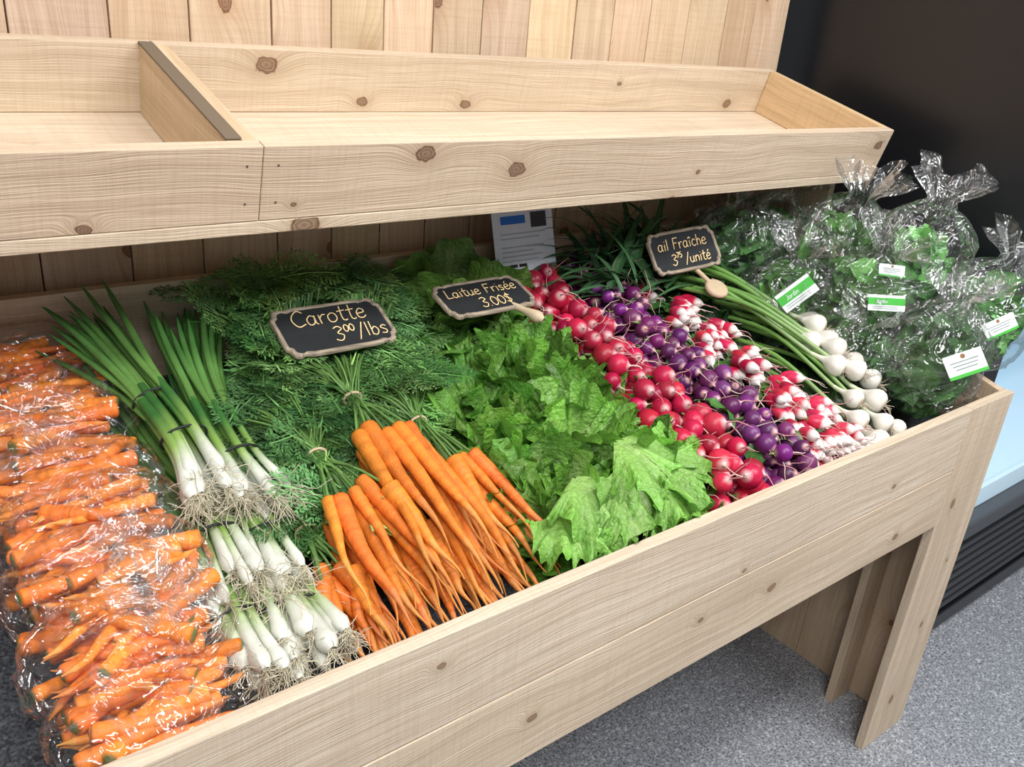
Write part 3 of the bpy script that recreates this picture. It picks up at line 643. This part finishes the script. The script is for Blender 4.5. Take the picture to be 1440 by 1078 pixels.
G['b']=([[(.08,1),(.08,.02)],[(.08,.4),(.3,.58),(.46,.3),(.3,0),(.08,.08)]],.58)
G['s']=([[(.38,.52),(.2,.6),(.06,.45),(.34,.22),(.28,.02),(.04,.06)]],.48)
G['L']=([[(.08,1),(.07,.5),(.06,.02)],[(.06,.02),(.5,.05)]],.56)
G['i']=([[(.1,.58),(.1,0)],[(.1,.8),(.12,.84)]],.26)
G['u']=([[(.05,.58),(.06,.15),(.22,0),(.4,.15)],[(.42,.58),(.42,.1),(.5,0)]],.58)
G['F']=([[(.08,0),(.1,1)],[(.08,1),(.55,1)],[(.1,.55),(.42,.55)]],.6)
G['é']=(G['e'][0]+[[(.2,.75),(.35,.95)]],.54)
G['$']=([[(.45,.8),(.25,.92),(.06,.72),(.42,.35),(.25,.08),(.03,.2)],[(.25,1.08),(.25,-.08)]],.58)
G['h']=([[(.08,1),(.08,0)],[(.08,.35),(.25,.58),(.4,.4),(.42,0)]],.55)
G['î']=([[(.12,.55),(.12,0)],[(.0,.72),(.12,.88)],[(.12,.88),(.25,.72)]],.3)
G['c']=([[(.42,.5),(.22,.6),(.04,.3),(.2,0),(.44,.1)]],.5)
G['7']=([[(.03,.95),(.48,.95)],[(.48,.95),(.15,0)]],.56)
G['5']=([[(.45,1),(.1,.98)],[(.1,.98),(.08,.58),(.35,.6),(.48,.3),(.3,.02),(.03,.1)]],.58)
G['n']=([[(.06,.58),(.07,0)],[(.07,.4),(.25,.58),(.42,.42),(.42,0)]],.56)
G['J']=([[(.4,1),(.4,.2),(.2,0),(.02,.15)]],.55)
G['d']=([[(.44,1),(.44,0)],[(.44,.5),(.2,.6),(.04,.3),(.2,0),(.44,.15)]],.58)
def write(mb,s,x0,y0,size,Mx,mat,col,th=.0011,slant=.12,z=.001):
    x=x0
    for ch in s:
        if ch==' ': x+=.4*size; continue
        st_,w=G[ch]
        for sk in st_:
            q=cat(np.array(sk,float),max(3,len(sk)*5)) if len(sk)>2 else cat(np.array(sk,float),3)
            l=np.stack([x+(q[:,0]+slant*q[:,1])*size,y0+q[:,1]*size,np.full(len(q),z)],1)
            tube(mb,Mx(l),th,mat,col,5,.5,ref=Mx.n)
        x+=w*size
    return x
def rect(mb,fr,x0,y0,x1,y1,z,mat,col): mb.add(fr(np.array([(x0,y0,z),(x1,y0,z),(x1,y1,z),(x0,y1,z)])),[(0,1,2,3)],mat,col)
WL=(.74,.77,.78); GL=(.06,.42,.05)
# ---------------- salad bags ----------------
def saladbag(c,R3,H,tilt,nleaf,lcol,label=None,seed=0):
    mb=MB(); c=np.array(c,float); up=nrm(tilt); a=nrm(np.cross(up,[.2,1,.1])); b_=np.cross(up,a); ph=rng.uniform(0,6.28,12)
    n1,n2=34,60; t=np.linspace(0,1,n1)[:,None]; th=np.linspace(0,2*np.pi,n2,endpoint=False)[None,:]
    rad=np.interp(t[:,0],[0,.03,.12,.3,.5,.65,.76,.80,.86,.93,1.],[.05,.55,.9,1.,1.0,.84,.42,.2,.34,.6,.75])[:,None]
    pl=np.clip((t-.45)/.3,0,1)
    k=1+sum(am*(1-.5*pl)*(np.abs(np.sin(f*th+ph[i]+1.6*np.sin(t*g+ph[i+1])))-.5) for i,(am,f,g) in enumerate(((.10,1.,5),(.08,2,7),(.06,3.5,11),(.04,6,15))))
    k=k+pl*(.22*np.sin(9*th+ph[7]+t*3)+.16*np.sin(14*th+ph[8]-2*t))
    hh=(t-.38)*H+ .06*H*np.clip(t-.8,0,1)*5*np.sin(4*th+ph[9])
    q=c+(rad*k*R3[0]*np.cos(th))[...,None]*a+(rad*k*R3[1]*np.sin(th))[...,None]*b_+(hh+0*th)[...,None]*up
    q+=rng.normal(size=q.shape)*.0009
    q[...,2]=np.maximum(q[...,2],fz(np.clip(q[...,1],.6,1.4))+.003); q[...,1]=np.maximum(q[...,1],np.where(q[...,2]<.91,.645,.60)); q[...,1]=np.minimum(q[...,1],1.385)
    mb.add(q,gridf(n1,n2,True),M_FILM,(1,1,1))
    for i in range(nleaf):
        v=nrm(rv()); rr=U(.35,.78); p=c+v[0]*R3[0]*rr*a+v[1]*R3[1]*rr*b_+(v[2]*.34*rr-.05)*H*up
        d=nrm(v+rv(.6)); Ln=U(.05,.085)
        p=p-d*Ln*.4
        fan(mb,p,d,v,Ln,th=U(.6,1.2),nr=6,nt=22,phi=.1,curl=U(-.5,.9),ruf=.11,fr=U(2.5,5),mat=M_LEAF,edge=tuple(np.array(lcol)*U(.5,1.6)),inner=tuple(np.array(lcol)*U(1.2,2.2)),rib=(.25,.42,.14),hf=0)
        w=mb.V[-1]-c; la_=w@a/(R3[0]*.86); lb_=w@b_/(R3[1]*.86); lc_=(w@up+.04*H)/(.40*H); nn=np.sqrt(la_**2+lb_**2+lc_**2); sc_=np.where(nn>1,1/nn,1)[:,None]
        mb.V[-1]=c+w*sc_
    if label:
        for (lc,ln,lx,w,h,kind) in label:
            fr=Fr(lc,lx,ln); w*=.85; h*=.85
            rect(mb,fr,-w/2,-h/2,w/2,h/2,0,M_PLAIN,WL)
            if kind==0:
                rect(mb,fr,-w/2,-h*.12,w/2,h*.32,.0006,M_PLAIN,GL); write(mb,'Jardin',-w*.3,-h*.02,h*.24,fr,M_PLAIN,WL,.0007)
                for j in range(2): rect(mb,fr,-w*.4,-h*.26-j*h*.12,w*.3,-h*.22-j*h*.12,.0006,M_PLAIN,(.3,.35,.3))
            else:
                rect(mb,fr,-w/2,-h*.5,w/2,-h*.36,.0006,M_PLAIN,GL)
                th2=np.linspace(0,2*np.pi,14,endpoint=False); mb.add(fr(np.stack([.0+h*.10*np.cos(th2),h*.34+h*.10*np.sin(th2),0*th2+.0006],1)),[list(range(14))],M_PLAIN,(.25,.12,.05))
                for j in range(3): rect(mb,fr,-w*(.38-.05*j),h*.12-j*h*.15,w*(.36-.04*j),h*.17-j*h*.15,.0006,M_PLAIN,(.25,.3,.27))
    return mb.build('bagged_salad_greens')
LC=(.09,.26,.05); LD=(.06,.17,.045); LG=(.12,.34,.08)
saladbag((1.62,1.20,1.09),(.11,.095),.27,(-.1,-.3,1),110,LD)
saladbag((1.745,1.20,1.08),(.085,.095),.29,(.0,-.2,1),80,LC)
saladbag((1.75,1.02,1.10),(.105,.10),.33,(.0,-.2,1),110,LC)
saladbag((1.81,.87,1.11),(.10,.09),.34,(.1,-.1,1),130,LG)
saladbag((1.615,1.03,1.01),(.098,.095),.27,(-.1,-.2,1),130,LC,[((1.545,.965,1.055),(-.75,-.55,.35),(.25,-.7,.9),.095,.05,0)])
saladbag((1.70,.915,1.03),(.10,.095),.29,(.0,-.3,1),130,LC,[((1.643,.822,1.065),(-.65,-.65,.45),(.8,-.6,.0),.085,.038,0),((1.685,.85,1.12),(-.6,-.6,.5),(.8,-.6,-.1),.06,.03,1)])
saladbag((1.635,.84,.93),(.088,.085),.22,(-.2,-.1,1),110,LD)
saladbag((1.715,.735,.96),(.108,.092),.30,(.1,-.05,1),170,LD,[((1.655,.645,.997),(-.62,-.62,.5),(.8,-.45,.35),.09,.055,1)])
saladbag((1.79,.745,.975),(.06,.075),.24,(.15,-.1,1),80,LG)
saladbag((1.885,.73,1.03),(.10,.09),.30,(.3,-.12,1),130,LG,[((1.80,.660,1.045),(-.6,-.7,.4),(.7,-.5,.5),.08,.04,1)])
# ---------------- price signs ----------------
def sign(spec,lines,foot=None,tint=(.30,.24,.18)):
    c,xr,n,w,h=spec
    mb=MB(); fr=Fr(c,xr,n)
    qx=[0,.28,.36,.41,.455,.47,.5,.5]; qy=[.5,.5,.47,.50,.46,.36,.30,0]
    q=list(zip(qx,qy)); full=q+[(x,-y) for x,y in q[::-1][1:]]; full=full+[(-x,y) for x,y in full[::-1][1:-1]]
    o=cat(np.array(full+[full[0]],float),97)[:-1]; m=len(o)
    def ring(s,z): return fr(np.stack([o[:,0]*(w-s),o[:,1]*(h-s),np.full(m,z)],1))
    bs=.014
    V=np.concatenate([ring(0,-.005),ring(0,.0),ring(.003,.0015),ring(bs-.003,.0015),ring(bs,.0),])
    col=np.array(tint)*(1+.25*rng.normal(size=(len(V),1))); mb.add(V,gridf(5,m,True),M_PLAIN,col)
    mb.add(ring(0,-.005)[::-1],[list(range(m))],M_PLAIN,tint)
    mb.add(ring(bs,.0002),[list(range(m))[::-1]],M_CHALKB,(.018,.02,.022))
    for (s,x,y,size) in lines: write(mb,s,x*w,y*h,size,fr,M_PLAIN,(.92,.66,.34),.0011,z=.001)
    if foot is not None:
        f0,f1,fn=foot; tube(mb,np.array([f0,f1]),[.005,.005],M_PLAIN,(.55,.42,.27),10)
        fn=nrm(fn); ps=np.array([np.array(f1)+fn*k for k in (0.006,.006,.0045,0,-.004,-.004)]); tube(mb,ps+np.outer(np.arange(6)*1e-5,fn),[.0005,.020,.024,.026,.024,.0005],M_PLAIN,(.55,.42,.28),24,ref=np.array([1,0,.01]))
    return mb.build('price_sign')
sign(SG[0],[('Carotte',-.34,.08,.034),('3',.0-.06,-.32,.030),('00',.05,-.16,.016),('/lbs',.15,-.32,.030)])
s2=sign(SG[1],[('Laitue Frisée',-.40,.06,.024),('3.00$',-.12,-.34,.026)])
mb=MB(); tube(mb,cat([(.92,1.125,1.066),(.93,1.09,1.062),(.94,1.06,1.056)],8),[.006,.0065,.006,.007,.009,.011,.011,.004],M_PLAIN,(.60,.47,.32),12); pg=mb.build('sign_peg'); pg.parent=s2
sign(SG[2],[('ail Fraîche',-.38,.05,.024),('3',-.24,-.32,.023),('75',-.15,-.16,.012),('/unité',-.04,-.32,.022)],foot=(np.array([1.40,1.12,1.080]),np.array([1.415,1.07,1.050]),(-.1,-.45,.9)))
# info sheet
mb=MB(); fr=Fr((1.075,1.29,1.115),(1,-.05,0.03),(-.1,-1,.28)); w,h=.142,.19
rect(mb,fr,-w/2,-h/2,w/2,h/2,0,M_PLAIN,(.74,.79,.88)); rect(mb,fr,w/2,-h/2,-w/2,h/2,-.0008,M_PLAIN,(.8,.8,.8))
rect(mb,fr,-.052,.046,.005,.062,.0006,M_PLAIN,(.03,.17,.62)); rect(mb,fr,.018,.036,.055,.066,.0006,M_PLAIN,(.05,.05,.06))
for j,(a,b_) in enumerate(((-.055,.05),(-.055,.035),(-.055,.045),(-.055,.02),(-.055,.04),(-.055,.03))): rect(mb,fr,a,.026-.009*j-(.008 if j>1 else 0),b_,.0285-.009*j-(.008 if j>1 else 0),.0006,M_PLAIN,(.45,.48,.55))
for xx in (-.04,-.018): rect(mb,fr,xx,-.039,xx+.018,-.033,.0006,M_PLAIN,(.02,.02,.02))
mb.add(fr(np.array([(w/2,-h*.5,.0007),(w/2,-h*.2,.0007),(w/2-.03,-h*.5,.0007)])),[(0,1,2)],M_PLAIN,(.75,.05,.04))
mb.build('information_sheet',False)
# ---------------- lights ----------------
def area(name,loc,tgt,sx,sy,e,c=(1,.995,.985)):
    l=bpy.data.lights.new(name,'AREA'); l.shape='RECTANGLE'; l.size=sx; l.size_y=sy; l.energy=e; l.color=c
    o=bpy.data.objects.new(name,l); sc.collection.objects.link(o); o.location=loc
    o.rotation_euler=(Vector(tgt)-Vector(loc)).to_track_quat('-Z','Y').to_euler(); return o
area('ceiling_light',(.9,-.1,2.95),(.9,.5,0),2.4,.35,49)
area('ceiling_light',(-.6,-.9,2.9),(.2,.8,.6),1.6,.35,38)
area('ceiling_light',(2.2,-.9,2.9),(1.6,.8,.6),1.6,.35,42,(.97,.99,1))
w=bpy.data.worlds.new('world'); sc.world=w; w.use_nodes=True; bg=w.node_tree.nodes['Background']; bg.inputs[0].default_value=(.95,.975,1,1); bg.inputs[1].default_value=.37
